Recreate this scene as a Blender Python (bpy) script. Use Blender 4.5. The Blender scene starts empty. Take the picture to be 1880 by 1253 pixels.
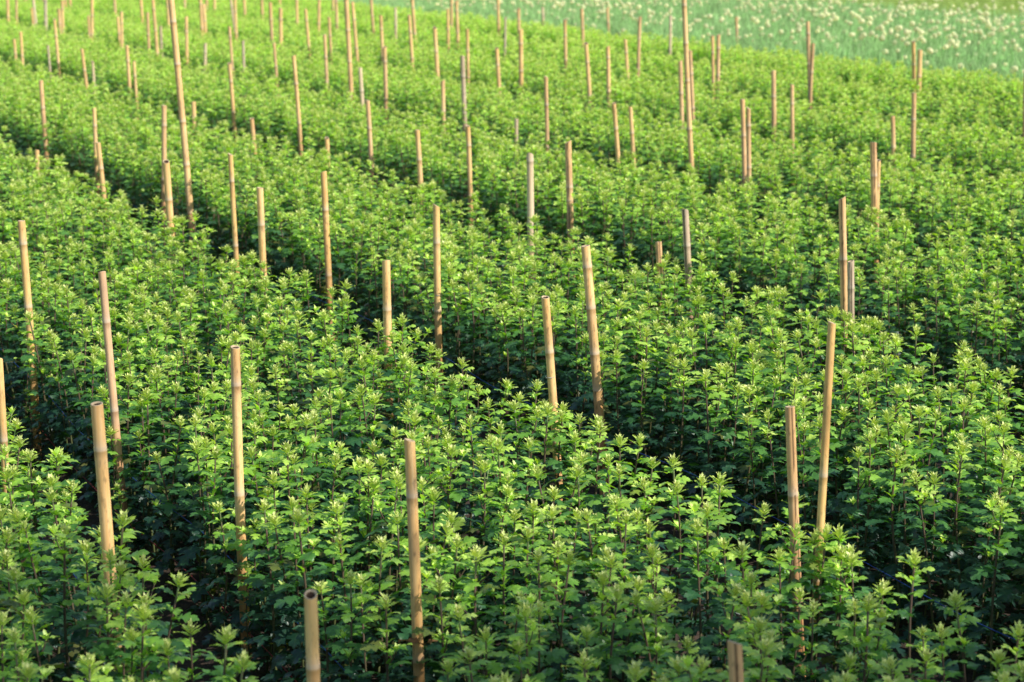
import bpy, math, random
from mathutils import Vector, Matrix, Euler, noise

random.seed(11)
R = math.radians
scene = bpy.context.scene
col = scene.collection

# ------------------------------------------------------------------ layout
CAM_H = 2.5
PITCH = math.atan(791 / 3825)
YAW = R(-24.947)                       # direction in which the beds run
D = (math.sin(YAW), math.cos(YAW))     # along the beds
N = (D[1], -D[0])                      # across the beds, to the right
def P(u, v, z=0.0):
    return (u * N[0] + v * D[0], u * N[1] + v * D[1], z)
def UV(x, y):
    return x * N[0] + y * N[1], x * D[0] + y * D[1]
BED_NEAR = lambda k: -0.05 + 2.0 * k   # first planted row of bed k
BED_FAR = lambda k: (1.40 + 2.0 * k) if k != 7 else 14.85     # last planted row of bed k

# ------------------------------------------------------------------ helpers
def link(o, parent=None):
    col.objects.link(o)
    if parent is not None:
        o.parent = parent
    return o
def tag(o, label=None, cat=None, group=None, kind=None):
    if label: o['label'] = label
    if cat: o['category'] = cat
    if group: o['group'] = group
    if kind: o['kind'] = kind
    return o
def empty(name, loc=(0, 0, 0), rz=0.0):
    o = bpy.data.objects.new(name, None)
    o.empty_display_size = 0.1
    o.location = loc
    o.rotation_euler = (0, 0, rz)
    return link(o)

class MB:
    """collects geometry with per-vertex colour and uv, then builds one mesh"""
    def __init__(s):
        s.v = []; s.f = []; s.c = []; s.uv = []; s.m = []
    def add(s, verts, faces, cols, uvs, mat=0):
        b = len(s.v)
        s.v += verts; s.c += cols; s.uv += uvs
        for f in faces:
            s.f.append(tuple(i + b for i in f)); s.m.append(mat)
    def mesh(s, name, mats, smooth=True):
        me = bpy.data.meshes.new(name)
        me.from_pydata(s.v, [], s.f)
        for m in mats: me.materials.append(m)
        me.polygons.foreach_set('material_index', s.m)
        me.polygons.foreach_set('use_smooth', [smooth] * len(s.f))
        ca = me.color_attributes.new('tone', 'FLOAT_COLOR', 'POINT')
        flat = []
        for c in s.c: flat += [c[0], c[1], c[2], 1.0]
        ca.data.foreach_set('color', flat)
        uvl = me.uv_layers.new(name='UVMap')
        fl = []
        for f in s.f:
            for i in f: fl += [s.uv[i][0], s.uv[i][1]]
        uvl.data.foreach_set('uv', fl)
        me.update()
        return me

def tube(mb, pts, rads, seg=6, colour=(0.5, 0.5, 0), mat=0, cap=False):
    """swept tube through pts; uv = (angle, length)"""
    vs = []; cs = []; us = []; fs = []
    n = len(pts)
    L = 0.0
    for i, p in enumerate(pts):
        p = Vector(p)
        d = (Vector(pts[min(i + 1, n - 1)]) - Vector(pts[max(i - 1, 0)])).normalized()
        a = Vector((1, 0, 0)) if abs(d.x) < 0.8 else Vector((0, 1, 0))
        e1 = d.cross(a).normalized(); e2 = d.cross(e1)
        if i: L += (p - Vector(pts[i - 1])).length
        for k in range(seg):
            t = 2 * math.pi * k / seg
            q = p + (e1 * math.cos(t) + e2 * math.sin(t)) * rads[i]
            vs.append(tuple(q)); cs.append(colour); us.append((k / seg, L))
    for i in range(n - 1):
        for k in range(seg):
            k2 = (k + 1) % seg
            fs.append((i * seg + k, i * seg + k2, (i + 1) * seg + k2, (i + 1) * seg + k))
    if cap:
        fs.append(tuple(range((n - 1) * seg, n * seg)))
    mb.add(vs, fs, cs, us, mat)

# ------------------------------------------------------------------ materials
def new_mat(name):
    m = bpy.data.materials.new(name); m.use_nodes = True
    nt = m.node_tree; nt.nodes.clear()
    return m, nt
def nd(nt, t, **kw):
    n = nt.nodes.new(t)
    for k, v in kw.items(): setattr(n, k, v)
    return n
def ramp(nt, stops, interp='LINEAR'):
    n = nt.nodes.new('ShaderNodeValToRGB'); cr = n.color_ramp; cr.interpolation = interp
    while len(cr.elements) < len(stops): cr.elements.new(0.5)
    for e, (p, c) in zip(cr.elements, stops):
        e.position = p; e.color = (c[0], c[1], c[2], 1)
    return n
def mixc(nt, mode, fac, a, b):
    n = nt.nodes.new('ShaderNodeMix'); n.data_type = 'RGBA'; n.blend_type = mode
    for idx, val in ((0, fac), (6, a), (7, b)):
        if hasattr(val, 'links'): nt.links.new(val, n.inputs[idx])
        elif idx == 0: n.inputs[0].default_value = val
        else: n.inputs[idx].default_value = (val[0], val[1], val[2], 1)
    return n.outputs[2]
def math_(nt, op, a, b=None, clamp=False):
    n = nt.nodes.new('ShaderNodeMath'); n.operation = op; n.use_clamp = clamp
    for i, val in enumerate((a, b)):
        if val is None: continue
        if hasattr(val, 'links'): nt.links.new(val, n.inputs[i])
        else: n.inputs[i].default_value = val
    return n.outputs[0]

def leaf_material(name, stops, trans_mul, trans_fac, rough, veins=True, tintvar=0.25, spec=0.5):
    m, nt = new_mat(name); L = nt.links.new
    at = nd(nt, 'ShaderNodeAttribute', attribute_name='tone')
    sep = nd(nt, 'ShaderNodeSeparateColor'); L(at.outputs['Color'], sep.inputs[0])
    age_shade, tint, _b = sep.outputs
    rp = ramp(nt, stops)
    oi = nd(nt, 'ShaderNodeObjectInfo')
    a2 = math_(nt, 'ADD', age_shade, math_(nt, 'MULTIPLY', math_(nt, 'SUBTRACT', oi.outputs['Random'], 0.5), 0.14))
    a2 = math_(nt, 'ADD', a2, math_(nt, 'MULTIPLY', math_(nt, 'SUBTRACT', tint, 0.5), tintvar), clamp=True)
    # patches of stronger and weaker growth across the field, plus distance haze painted in as paler leaves
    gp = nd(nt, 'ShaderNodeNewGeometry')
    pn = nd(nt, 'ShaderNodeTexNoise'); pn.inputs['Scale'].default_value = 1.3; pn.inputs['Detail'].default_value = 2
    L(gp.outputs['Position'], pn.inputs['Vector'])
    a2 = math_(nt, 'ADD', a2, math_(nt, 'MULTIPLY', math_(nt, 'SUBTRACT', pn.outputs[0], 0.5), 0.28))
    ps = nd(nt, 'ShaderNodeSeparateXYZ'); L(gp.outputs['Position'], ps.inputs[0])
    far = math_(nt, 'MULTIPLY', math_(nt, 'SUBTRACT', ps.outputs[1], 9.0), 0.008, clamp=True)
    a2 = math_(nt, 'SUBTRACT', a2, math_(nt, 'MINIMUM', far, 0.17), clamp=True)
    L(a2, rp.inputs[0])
    c = mixc(nt, 'ADD', math_(nt, 'MULTIPLY', far, 4.5, clamp=True), rp.outputs[0], (0.11, 0.15, 0.06))  # haze painted into the leaf colour, stronger with distance
    # blotchy variation over the blade
    tc = nd(nt, 'ShaderNodeTexCoord')
    nz = nd(nt, 'ShaderNodeTexNoise'); nz.inputs['Scale'].default_value = 55; nz.inputs['Detail'].default_value = 3
    L(tc.outputs['Object'], nz.inputs['Vector'])
    c = mixc(nt, 'MULTIPLY', 0.55, c, ramp(nt, [(0.3, (0.62, 0.66, 0.6)), (0.7, (1.25, 1.2, 1.1))]).outputs[0])
    L(nz.outputs[0], c.node.inputs[7].links[0].from_node.inputs[0])
    if veins:
        uv = nd(nt, 'ShaderNodeSeparateXYZ'); L(tc.outputs['UV'], uv.inputs[0])
        av = math_(nt, 'ABSOLUTE', math_(nt, 'SUBTRACT', uv.outputs[1], 0.5))
        mid = math_(nt, 'SUBTRACT', 1.0, math_(nt, 'MULTIPLY', av, 22), clamp=True)
        # side veins run forward from the midrib
        ph = math_(nt, 'SUBTRACT', math_(nt, 'MULTIPLY', uv.outputs[0], 5.0), math_(nt, 'MULTIPLY', av, 5.5))
        fr = math_(nt, 'ABSOLUTE', math_(nt, 'SUBTRACT', math_(nt, 'FRACT', ph), 0.5))
        side = math_(nt, 'MULTIPLY', math_(nt, 'SUBTRACT', 1.0, math_(nt, 'MULTIPLY', fr, 9), clamp=True), 0.55)
        v = math_(nt, 'MAXIMUM', mid, side)
        c = mixc(nt, 'MIX', math_(nt, 'MULTIPLY', v, 0.38), c, mixc(nt, 'ADD', 1.0, c, (0.06, 0.085, 0.035)))
    # occasional yellowing blades
    yl = ramp(nt, [(0.945, (0, 0, 0)), (0.965, (1, 1, 1))]); L(tint, yl.inputs[0])
    c = mixc(nt, 'MIX', math_(nt, 'MULTIPLY', yl.outputs[0], 0.55), c, (0.24, 0.22, 0.04))
    geo = nd(nt, 'ShaderNodeNewGeometry')
    c_side = mixc(nt, 'MIX', math_(nt, 'MULTIPLY', geo.outputs['Backfacing'], 0.35), c, (0.13, 0.19, 0.11))
    pb = nd(nt, 'ShaderNodeBsdfPrincipled')
    L(c_side, pb.inputs['Base Color'])
    pb.inputs['Roughness'].default_value = rough
    pb.inputs['Specular IOR Level'].default_value = spec
    pb.inputs['Coat Weight'].default_value = 0.12; pb.inputs['Coat Roughness'].default_value = 0.38
    nb = nd(nt, 'ShaderNodeTexNoise'); nb.inputs['Scale'].default_value = 140; L(tc.outputs['Object'], nb.inputs['Vector'])
    bp = nd(nt, 'ShaderNodeBump'); bp.inputs['Strength'].default_value = 0.35; bp.inputs['Distance'].default_value = 0.004
    L(nb.outputs[0], bp.inputs['Height']); L(bp.outputs[0], pb.inputs['Normal'])
    tr = nd(nt, 'ShaderNodeBsdfTranslucent')
    L(mixc(nt, 'MULTIPLY', 1.0, c, trans_mul), tr.inputs[0])
    mx = nd(nt, 'ShaderNodeMixShader'); mx.inputs[0].default_value = trans_fac
    L(pb.outputs[0], mx.inputs[1]); L(tr.outputs[0], mx.inputs[2])
    out = nd(nt, 'ShaderNodeOutputMaterial'); L(mx.outputs[0], out.inputs[0])
    return m

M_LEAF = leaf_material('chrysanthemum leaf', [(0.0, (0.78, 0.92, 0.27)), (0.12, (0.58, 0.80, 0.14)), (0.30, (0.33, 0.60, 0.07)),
                        (0.50, (0.105, 0.29, 0.050)), (0.78, (0.032, 0.125, 0.055)), (1.0, (0.014, 0.060, 0.042))], (1.6, 1.8, 0.25), 0.30, 0.40, spec=0.65)  # dark teal end also paints in the shade low between the plants
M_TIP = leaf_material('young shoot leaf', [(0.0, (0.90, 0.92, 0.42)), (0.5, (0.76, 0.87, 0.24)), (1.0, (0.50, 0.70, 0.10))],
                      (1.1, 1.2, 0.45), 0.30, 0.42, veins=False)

def simple_mat(name, base, rough=0.8, scale=30.0, var=0.5, bump=0.0, tr=None, rand=0.0, stops=None, coord='Object', stretch=(1, 1, 1)):
    m, nt = new_mat(name); L = nt.links.new
    tc = nd(nt, 'ShaderNodeTexCoord')
    mp = nd(nt, 'ShaderNodeMapping'); mp.inputs['Scale'].default_value = stretch
    L(tc.outputs[coord], mp.inputs[0])
    nz = nd(nt, 'ShaderNodeTexNoise'); nz.inputs['Scale'].default_value = scale; nz.inputs['Detail'].default_value = 5
    nz.inputs['Roughness'].default_value = 0.6
    L(mp.outputs[0], nz.inputs['Vector'])
    if stops is None:
        stops = [(0.3, tuple(x * (1 - var) for x in base)), (0.7, tuple(x * (1 + var) for x in base))]
    rp = ramp(nt, stops); L(nz.outputs[0], rp.inputs[0])
    c = rp.outputs[0]
    if rand:
        oi = nd(nt, 'ShaderNodeObjectInfo')
        f = math_(nt, 'ADD', 1 - rand / 2, math_(nt, 'MULTIPLY', oi.outputs['Random'], rand))
        cb = nd(nt, 'ShaderNodeCombineColor')
        for i in range(3): L(f, cb.inputs[i])
        c = mixc(nt, 'MULTIPLY', 1.0, c, cb.outputs[0])
    pb = nd(nt, 'ShaderNodeBsdfPrincipled'); L(c, pb.inputs['Base Color']); pb.inputs['Roughness'].default_value = rough
    if bump:
        bp = nd(nt, 'ShaderNodeBump'); bp.inputs['Strength'].default_value = 0.8; bp.inputs['Distance'].default_value = bump
        L(nz.outputs[0], bp.inputs['Height']); L(bp.outputs[0], pb.inputs['Normal'])
    out = nd(nt, 'ShaderNodeOutputMaterial')
    if tr:
        t = nd(nt, 'ShaderNodeBsdfTranslucent'); L(mixc(nt, 'MULTIPLY', 1.0, c, (1.4, 1.45, 1.0)), t.inputs[0])
        mx = nd(nt, 'ShaderNodeMixShader'); mx.inputs[0].default_value = tr
        L(pb.outputs[0], mx.inputs[1]); L(t.outputs[0], mx.inputs[2]); L(mx.outputs[0], out.inputs[0])
    else:
        L(pb.outputs[0], out.inputs[0])
    return m

def stem_mat():
    m, nt = new_mat('chrysanthemum stem'); L = nt.links.new
    tc = nd(nt, 'ShaderNodeTexCoord')
    sp = nd(nt, 'ShaderNodeSeparateXYZ'); L(tc.outputs['Object'], sp.inputs[0])
    nz = nd(nt, 'ShaderNodeTexNoise'); nz.inputs['Scale'].default_value = 25; L(tc.outputs['Object'], nz.inputs['Vector'])
    h = math_(nt, 'ADD', sp.outputs[2], math_(nt, 'MULTIPLY', math_(nt, 'SUBTRACT', nz.outputs[0], 0.5), 0.25))
    rp = ramp(nt, [(0.15, (0.09, 0.11, 0.035)), (0.42, (0.12, 0.085, 0.05)), (0.58, (0.14, 0.085, 0.065)), (0.68, (0.22, 0.30, 0.12))])
    L(h, rp.inputs[0])
    pb = nd(nt, 'ShaderNodeBsdfPrincipled'); L(rp.outputs[0], pb.inputs['Base Color']); pb.inputs['Roughness'].default_value = 0.55
    out = nd(nt, 'ShaderNodeOutputMaterial'); L(pb.outputs[0], out.inputs[0])
    return m
M_STEM = stem_mat()

def bamboo_mat(name, pale, base, stain, stain_amt, streak):
    m, nt = new_mat(name); L = nt.links.new
    tc = nd(nt, 'ShaderNodeTexCoord'); oi = nd(nt, 'ShaderNodeObjectInfo')
    off = nd(nt, 'ShaderNodeVectorMath'); off.operation = 'ADD'
    L(tc.outputs['Object'], off.inputs[0])
    cb = nd(nt, 'ShaderNodeCombineXYZ'); r9 = math_(nt, 'MULTIPLY', oi.outputs['Random'], 9.0)
    for i in range(3): L(r9, cb.inputs[i])
    L(cb.outputs[0], off.inputs[1])
    def nse(scale, st, detail=4):
        mp = nd(nt, 'ShaderNodeMapping'); mp.inputs['Scale'].default_value = st; L(off.outputs[0], mp.inputs[0])
        n = nd(nt, 'ShaderNodeTexNoise'); n.inputs['Scale'].default_value = scale; n.inputs['Detail'].default_value = detail
        L(mp.outputs[0], n.inputs['Vector']); return n.outputs[0]
    fib = nse(160, (1, 1, 0.035)); blot = nse(7, (1.4, 1.4, 0.7)); fine = nse(90, (1, 1, 0.3), 6); big = nse(2.2, (1, 1, 1), 2)
    r1 = ramp(nt, [(0.3, base), (0.72, pale)]); L(fib, r1.inputs[0])
    c = r1.outputs[0]
    r0 = ramp(nt, [(0.35, (0.86, 0.80, 0.70)), (0.65, (1.05, 1.05, 1.05))]); L(big, r0.inputs[0])
    c = mixc(nt, 'MULTIPLY', 0.8, c, r0.outputs[0])
    r2 = ramp(nt, [(0.48, (0, 0, 0)), (0.72, (1, 1, 1))]); L(blot, r2.inputs[0])
    c = mixc(nt, 'MIX', math_(nt, 'MULTIPLY', r2.outputs[0], stain_amt), c, stain)
    r3 = ramp(nt, [(0.56, (0, 0, 0)), (0.70, (1, 1, 1))]); L(fine, r3.inputs[0])
    c = mixc(nt, 'MIX', math_(nt, 'MULTIPLY', r3.outputs[0], streak), c, (0.10, 0.055, 0.035))
    # painted per vertex: r = node ring wax (pale), g = crack/dark, b = dark orange foot, painted shade of the path
    at = nd(nt, 'ShaderNodeAttribute', attribute_name='tone'); sp = nd(nt, 'ShaderNodeSeparateColor'); L(at.outputs[0], sp.inputs[0])
    c = mixc(nt, 'MIX', math_(nt, 'MULTIPLY', sp.outputs[0], 0.6), c, (0.66, 0.54, 0.42))
    c = mixc(nt, 'MIX', math_(nt, 'MULTIPLY', sp.outputs[2], 0.65), c, (0.36, 0.13, 0.03))
    c = mixc(nt, 'MIX', math_(nt, 'MULTIPLY', sp.outputs[1], 0.88), c, (0.03, 0.017, 0.012))
    pb = nd(nt, 'ShaderNodeBsdfPrincipled'); L(c, pb.inputs['Base Color'])
    pb.inputs['Roughness'].default_value = 0.48
    pb.inputs['Specular IOR Level'].default_value = 0.35
    bp = nd(nt, 'ShaderNodeBump'); bp.inputs['Strength'].default_value = 0.4; bp.inputs['Distance'].default_value = 0.0015
    L(fib, bp.inputs['Height']); L(bp.outputs[0], pb.inputs['Normal'])
    out = nd(nt, 'ShaderNodeOutputMaterial'); L(pb.outputs[0], out.inputs[0])
    return m
BAMBOO = {
    't': bamboo_mat('tan bamboo', (0.98, 0.68, 0.34), (0.92, 0.52, 0.19), (0.50, 0.27, 0.13), 0.6, 0.5),
    'o': bamboo_mat('golden bamboo', (0.96, 0.66, 0.30), (0.90, 0.54, 0.19), (0.50, 0.22, 0.08), 0.6, 0.5),
    'b': bamboo_mat('brown bamboo', (0.94, 0.62, 0.33), (0.80, 0.46, 0.21), (0.40, 0.22, 0.13), 0.6, 0.55),
    'p': bamboo_mat('rosy bamboo', (0.86, 0.57, 0.35), (0.74, 0.43, 0.23), (0.40, 0.24, 0.17), 0.5, 0.3),
    'g': bamboo_mat('grey weathered bamboo', (0.72, 0.56, 0.42), (0.56, 0.41, 0.29), (0.24, 0.18, 0.16), 0.6, 0.6),
    'w': bamboo_mat('bleached bamboo', (0.86, 0.70, 0.50), (0.74, 0.54, 0.33), (0.56, 0.40, 0.27), 0.4, 0.2),
}
M_CUT = simple_mat('cut bamboo end', (0.56, 0.42, 0.26), 0.8, 160, 0.2)
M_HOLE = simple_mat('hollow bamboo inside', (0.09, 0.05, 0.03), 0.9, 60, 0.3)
M_SOIL = simple_mat('dark soil', (0.045, 0.028, 0.018), 0.95, 22, 0.55, bump=0.03, coord='Object')
M_SOD = simple_mat('distant green ground', (0.10, 0.17, 0.03), 0.95, 3, 0.35, bump=0.02)
M_BLUE = simple_mat('blue twine', (0.015, 0.06, 0.26), 0.6, 200, 0.3)
M_RED = simple_mat('red twine', (0.30, 0.04, 0.05), 0.6, 200, 0.3)
M_WIRE = simple_mat('pale tie', (0.55, 0.5, 0.4), 0.6, 200, 0.2)
M_DRY = simple_mat('dry leaf', (0.36, 0.17, 0.07), 0.8, 60, 0.35, tr=0.3)
M_ONION = simple_mat('onion leaf tube', (0.41, 0.63, 0.26), 0.45, 12, 0.45, tr=0.25, rand=0.5)
M_UMBEL = simple_mat('onion flower head', (0.95, 0.91, 0.60), 0.9, 90, 0.28, tr=0.3, rand=0.25)
M_GRASS = simple_mat('bright grass', (0.42, 0.54, 0.14), 0.6, 8, 0.4, tr=0.35)

# ------------------------------------------------------------------ leaves
# stations along the blade: (spine x, outline x, half width)
LOBES = [
    (0.00, 0.00, 0.020), (0.17, 0.17, 0.022), (0.25, 0.25, 0.10), (0.31, 0.37, 0.27), (0.36, 0.375, 0.18), (0.41, 0.41, 0.09),
    (0.46, 0.48, 0.22), (0.52, 0.61, 0.345), (0.57, 0.615, 0.24), (0.62, 0.64, 0.235), (0.67, 0.66, 0.10), (0.73, 0.75, 0.18), (0.79, 0.86, 0.20),
    (0.85, 0.87, 0.10), (0.92, 0.94, 0.085), (1.0, 1.0, 0.004)]
LANCE = [(0.0, 0.0, 0.03), (0.25, 0.25, 0.11), (0.45, 0.54, 0.19), (0.56, 0.57, 0.10), (0.68, 0.76, 0.125), (0.8, 0.8, 0.06), (1.0, 1.0, 0.004)]

def leaf(mb, base, az, el, length, droop, fold, age_shade, tint, mat=0, lance=False, width=1.0, twist=0.0, rnd=random):
    """one blade: starts at base, heads out at azimuth az and elevation el, and bends down by droop"""
    st = LANCE if lance else LOBES
    ca, sa = math.cos(az), math.sin(az)
    vs = []; cs = []; us = []; fs = []
    cols_ = (-1.0, -0.5, 0.0, 0.5, 1.0) if not lance else (-1.0, 0.0, 1.0)
    nc = len(cols_)
    wob = [rnd.uniform(0.8, 1.2) for _ in st]
    ph = rnd.uniform(0, 6.28)
    jz = rnd.uniform(0.02, 0.06)
    for i, (sx, ox, w) in enumerate(st):
        w = w * wob[i] * width
        for cc in cols_:
            t = abs(cc)
            x = sx + (ox - sx) * t
            # curved arc
            ang = el - droop * x
            # integrate roughly: position along a circular arc
            if abs(droop) > 1e-3:
                rr = 1.0 / droop
                px = rr * (math.sin(el) - math.sin(el - droop * x))
                pz = rr * (math.cos(el - droop * x) - math.cos(el))
            else:
                px = x * math.cos(el); pz = x * math.sin(el)
            y = cc * w
            up = t * w * fold - (t * w) ** 2 * 1.1 + jz * math.sin(9 * x + ph + cc * 1.7) * t
            y2 = y * math.cos(twist) ; up2 = up + y * math.sin(twist)
            lx = px - math.sin(ang) * up2
            lz = pz + math.cos(ang) * up2
            X = (lx * ca - y2 * sa) * length; Y = (lx * sa + y2 * ca) * length; Z = lz * length
            vs.append((base[0] + X, base[1] + Y, base[2] + Z))
            cs.append((age_shade, tint, x)); us.append((x, 0.5 + cc * w))
    for i in range(len(st) - 1):
        for k in range(nc - 1):
            a = i * nc + k
            fs.append((a, a + nc, a + nc + 1, a + 1))
    mb.add(vs, fs, cs, us, mat)

def build_plant(seed):
    """returns three meshes' builders: stem, foliage, shoot tip; height about 0.68 m"""
    rnd = random.Random(seed)
    H = 0.66 + rnd.uniform(-0.02, 0.02)
    bx, by = rnd.uniform(-0.03, 0.03), rnd.uniform(-0.03, 0.03)
    cx, cy = rnd.uniform(-0.012, 0.012), rnd.uniform(-0.012, 0.012)
    def sp(z):
        t = z / H
        return (bx * t + cx * math.sin(t * 7), by * t + cy * math.cos(t * 6) - cy, z)
    stem, fol, tip = MB(), MB(), MB()
    zs = [H * i / 12 for i in range(13)]
    tube(stem, [sp(z) for z in zs], [0.0048 - 0.0022 * z / H for z in zs], 6, (0.5, 0.5, 0))
    az = rnd.uniform(0, 6.28)
    z = 0.05
    nshoot = 0; maxshoot = rnd.choice((0, 1, 1, 2, 3))
    while z < H - 0.035:
        t = z / H
        az += 2.4 + rnd.uniform(-0.35, 0.35)
        if t < 0.72: ln = rnd.uniform(0.078, 0.106)
        else: ln = 0.086 - (t - 0.72) / 0.28 * 0.036 + rnd.uniform(-0.006, 0.01)
        el = 0.32 + 0.8 * max(0, t - 0.45) + rnd.uniform(-0.25, 0.25)
        dr = rnd.uniform(0.75, 1.5) * (1.15 - 0.35 * t)
        age_shade = min(1, max(0, 0.10 + (1.0 - t) * 1.75 + rnd.uniform(-0.07, 0.07)))  # leaf age plus painted canopy shade, darker down the stem
        leaf(fol, sp(z), az, el, ln, dr, rnd.uniform(0.15, 0.5), age_shade, rnd.random(), width=rnd.uniform(0.85, 1.15), twist=rnd.uniform(-0.35, 0.35), rnd=rnd)
        # small axillary shoots on the upper stem
        if t > 0.45 and rnd.random() < 0.35:
            b = sp(z)
            for _ in range(3):
                leaf(fol, (b[0], b[1], b[2] + 0.004), az + rnd.uniform(-0.9, 0.9), rnd.uniform(0.6, 1.2), rnd.uniform(0.022, 0.042), 0.5, 0.4,
                     max(0, age_shade - 0.25), rnd.random() * 0.9, lance=True, width=1.2, rnd=rnd)
        if 0.5 < t < 0.9 and nshoot < maxshoot and rnd.random() < 0.16:
            nshoot += 1
            b = sp(z); sa_ = az + rnd.uniform(-0.3, 0.3); sl_ = rnd.uniform(0.045, 0.10)
            e_ = (b[0] + math.cos(sa_) * sl_ * 0.55, b[1] + math.sin(sa_) * sl_ * 0.55, b[2] + sl_ * 0.85)
            tube(stem, [b, ((b[0] + e_[0]) / 2 + math.cos(sa_) * 0.006, (b[1] + e_[1]) / 2 + math.sin(sa_) * 0.006, (b[2] + e_[2]) / 2), e_], [0.0025, 0.002, 0.0015], 5)
            aa = sa_
            for q_ in range(3):
                aa += 2.4
                f_ = 0.5 + 0.2 * q_
                leaf(fol, (b[0] + (e_[0] - b[0]) * f_, b[1] + (e_[1] - b[1]) * f_, b[2] + (e_[2] - b[2]) * f_), aa, rnd.uniform(0.4, 0.9), rnd.uniform(0.035, 0.055),
                     0.8, 0.3, max(0, age_shade - 0.25), rnd.random() * 0.9, rnd=rnd)
            for q_ in range(7):
                aa += 2.4
                leaf(fol, (e_[0], e_[1], e_[2] - 0.008 + 0.001 * q_), aa, rnd.uniform(0.6, 1.4), rnd.uniform(0.018, 0.034), 0.2, 0.5, 0.0,
                     rnd.random() * 0.9, lance=True, width=1.2, rnd=rnd)
        z += (0.026 if t < 0.72 else 0.0175) * rnd.uniform(0.8, 1.2)
    # the pale rosette at the top: narrow upright leaves round a knot of buds
    top = sp(H - 0.012)
    n = rnd.randint(13, 18)
    for i in range(n):
        s = i / (n - 1)
        az += 2.4 + rnd.uniform(-0.2, 0.2)
        zz = top[2] - 0.022 + 0.024 * s
        leaf(tip, (top[0], top[1], zz), az, 0.5 + 0.95 * s + rnd.uniform(-0.2, 0.15), (0.047 - 0.020 * s) * rnd.uniform(0.85, 1.15),
             0.25 + rnd.uniform(-0.3, 0.35), 0.5, max(0, 1.1 - s * 1.1), rnd.random() * 0.93, lance=True, width=rnd.uniform(0.85, 1.2), rnd=rnd)
    # buds
    for i in range(rnd.randint(3, 6)):
        a = rnd.uniform(0, 6.28); r = rnd.uniform(0.0, 0.010); br = rnd.uniform(0.0028, 0.0045)
        c = Vector((top[0] + r * math.cos(a), top[1] + r * math.sin(a), top[2] + rnd.uniform(0.004, 0.014)))
        vs = [(c.x, c.y, c.z + br), (c.x, c.y, c.z - br)] + [(c.x + br * math.cos(q), c.y + br * math.sin(q), c.z) for q in (0, 1.26, 2.51, 3.77, 5.03)]
        fs = [(0, 2 + k, 2 + (k + 1) % 5) for k in range(5)] + [(1, 2 + (k + 1) % 5, 2 + k) for k in range(5)]
        tip.add(vs, fs, [(0.1, 0.4, 0)] * 7, [(0.5, 0.9)] * 7)
    return stem, fol, tip

NVAR = 24
PART = []          # (stem mesh, foliage mesh, tip mesh) per variant
WHOLE = []         # joined mesh per variant, used for the mass of the crop
for s in range(NVAR):
    a, b, c = build_plant(100 + s)
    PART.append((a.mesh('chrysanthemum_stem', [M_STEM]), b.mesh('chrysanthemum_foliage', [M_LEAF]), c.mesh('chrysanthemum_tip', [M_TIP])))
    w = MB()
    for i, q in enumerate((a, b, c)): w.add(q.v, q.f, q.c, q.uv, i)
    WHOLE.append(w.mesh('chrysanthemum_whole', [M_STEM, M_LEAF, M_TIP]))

def instancer(name, meshes, pts, rots, scls, vids, label, cat):
    """one object whose points carry the repeats"""
    src = bpy.data.collections.new(name + '_sources')
    for i, me in enumerate(meshes):
        src.objects.link(bpy.data.objects.new('%s_kind_%02d' % (name, i), me))
    me = bpy.data.meshes.new(name); me.from_pydata(pts, [], [])
    a = me.attributes.new('rot', 'FLOAT_VECTOR', 'POINT'); a.data.foreach_set('vector', [x for r in rots for x in r])
    a = me.attributes.new('scl', 'FLOAT_VECTOR', 'POINT'); a.data.foreach_set('vector', [x for r in scls for x in r])
    a = me.attributes.new('vid', 'INT', 'POINT'); a.data.foreach_set('value', vids)
    o = link(bpy.data.objects.new(name, me))
    tag(o, label, cat, kind='stuff')
    ng = bpy.data.node_groups.new(name + '_scatter', 'GeometryNodeTree')
    ng.interface.new_socket('Geometry', in_out='INPUT', socket_type='NodeSocketGeometry')
    ng.interface.new_socket('Geometry', in_out='OUTPUT', socket_type='NodeSocketGeometry')
    gi = ng.nodes.new('NodeGroupInput'); go = ng.nodes.new('NodeGroupOutput')
    ci = ng.nodes.new('GeometryNodeCollectionInfo'); ci.inputs['Collection'].default_value = src
    ci.inputs['Separate Children'].default_value = True; ci.inputs['Reset Children'].default_value = True
    ip = ng.nodes.new('GeometryNodeInstanceOnPoints'); ip.inputs['Pick Instance'].default_value = True
    def attr(nm, ty):
        n = ng.nodes.new('GeometryNodeInputNamedAttribute'); n.data_type = ty; n.inputs['Name'].default_value = nm
        return n.outputs['Attribute']
    L = ng.links.new
    L(gi.outputs[0], ip.inputs['Points']); L(ci.outputs[0], ip.inputs['Instance'])
    L(attr('vid', 'INT'), ip.inputs['Instance Index'])
    er = ng.nodes.new('FunctionNodeEulerToRotation'); L(attr('rot', 'FLOAT_VECTOR'), er.inputs[0])
    L(er.outputs[0], ip.inputs['Rotation'])
    L(attr('scl', 'FLOAT_VECTOR'), ip.inputs['Scale'])
    L(ip.outputs[0], go.inputs[0])
    md = o.modifiers.new('scatter', 'NODES'); md.node_group = ng
    return o

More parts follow.
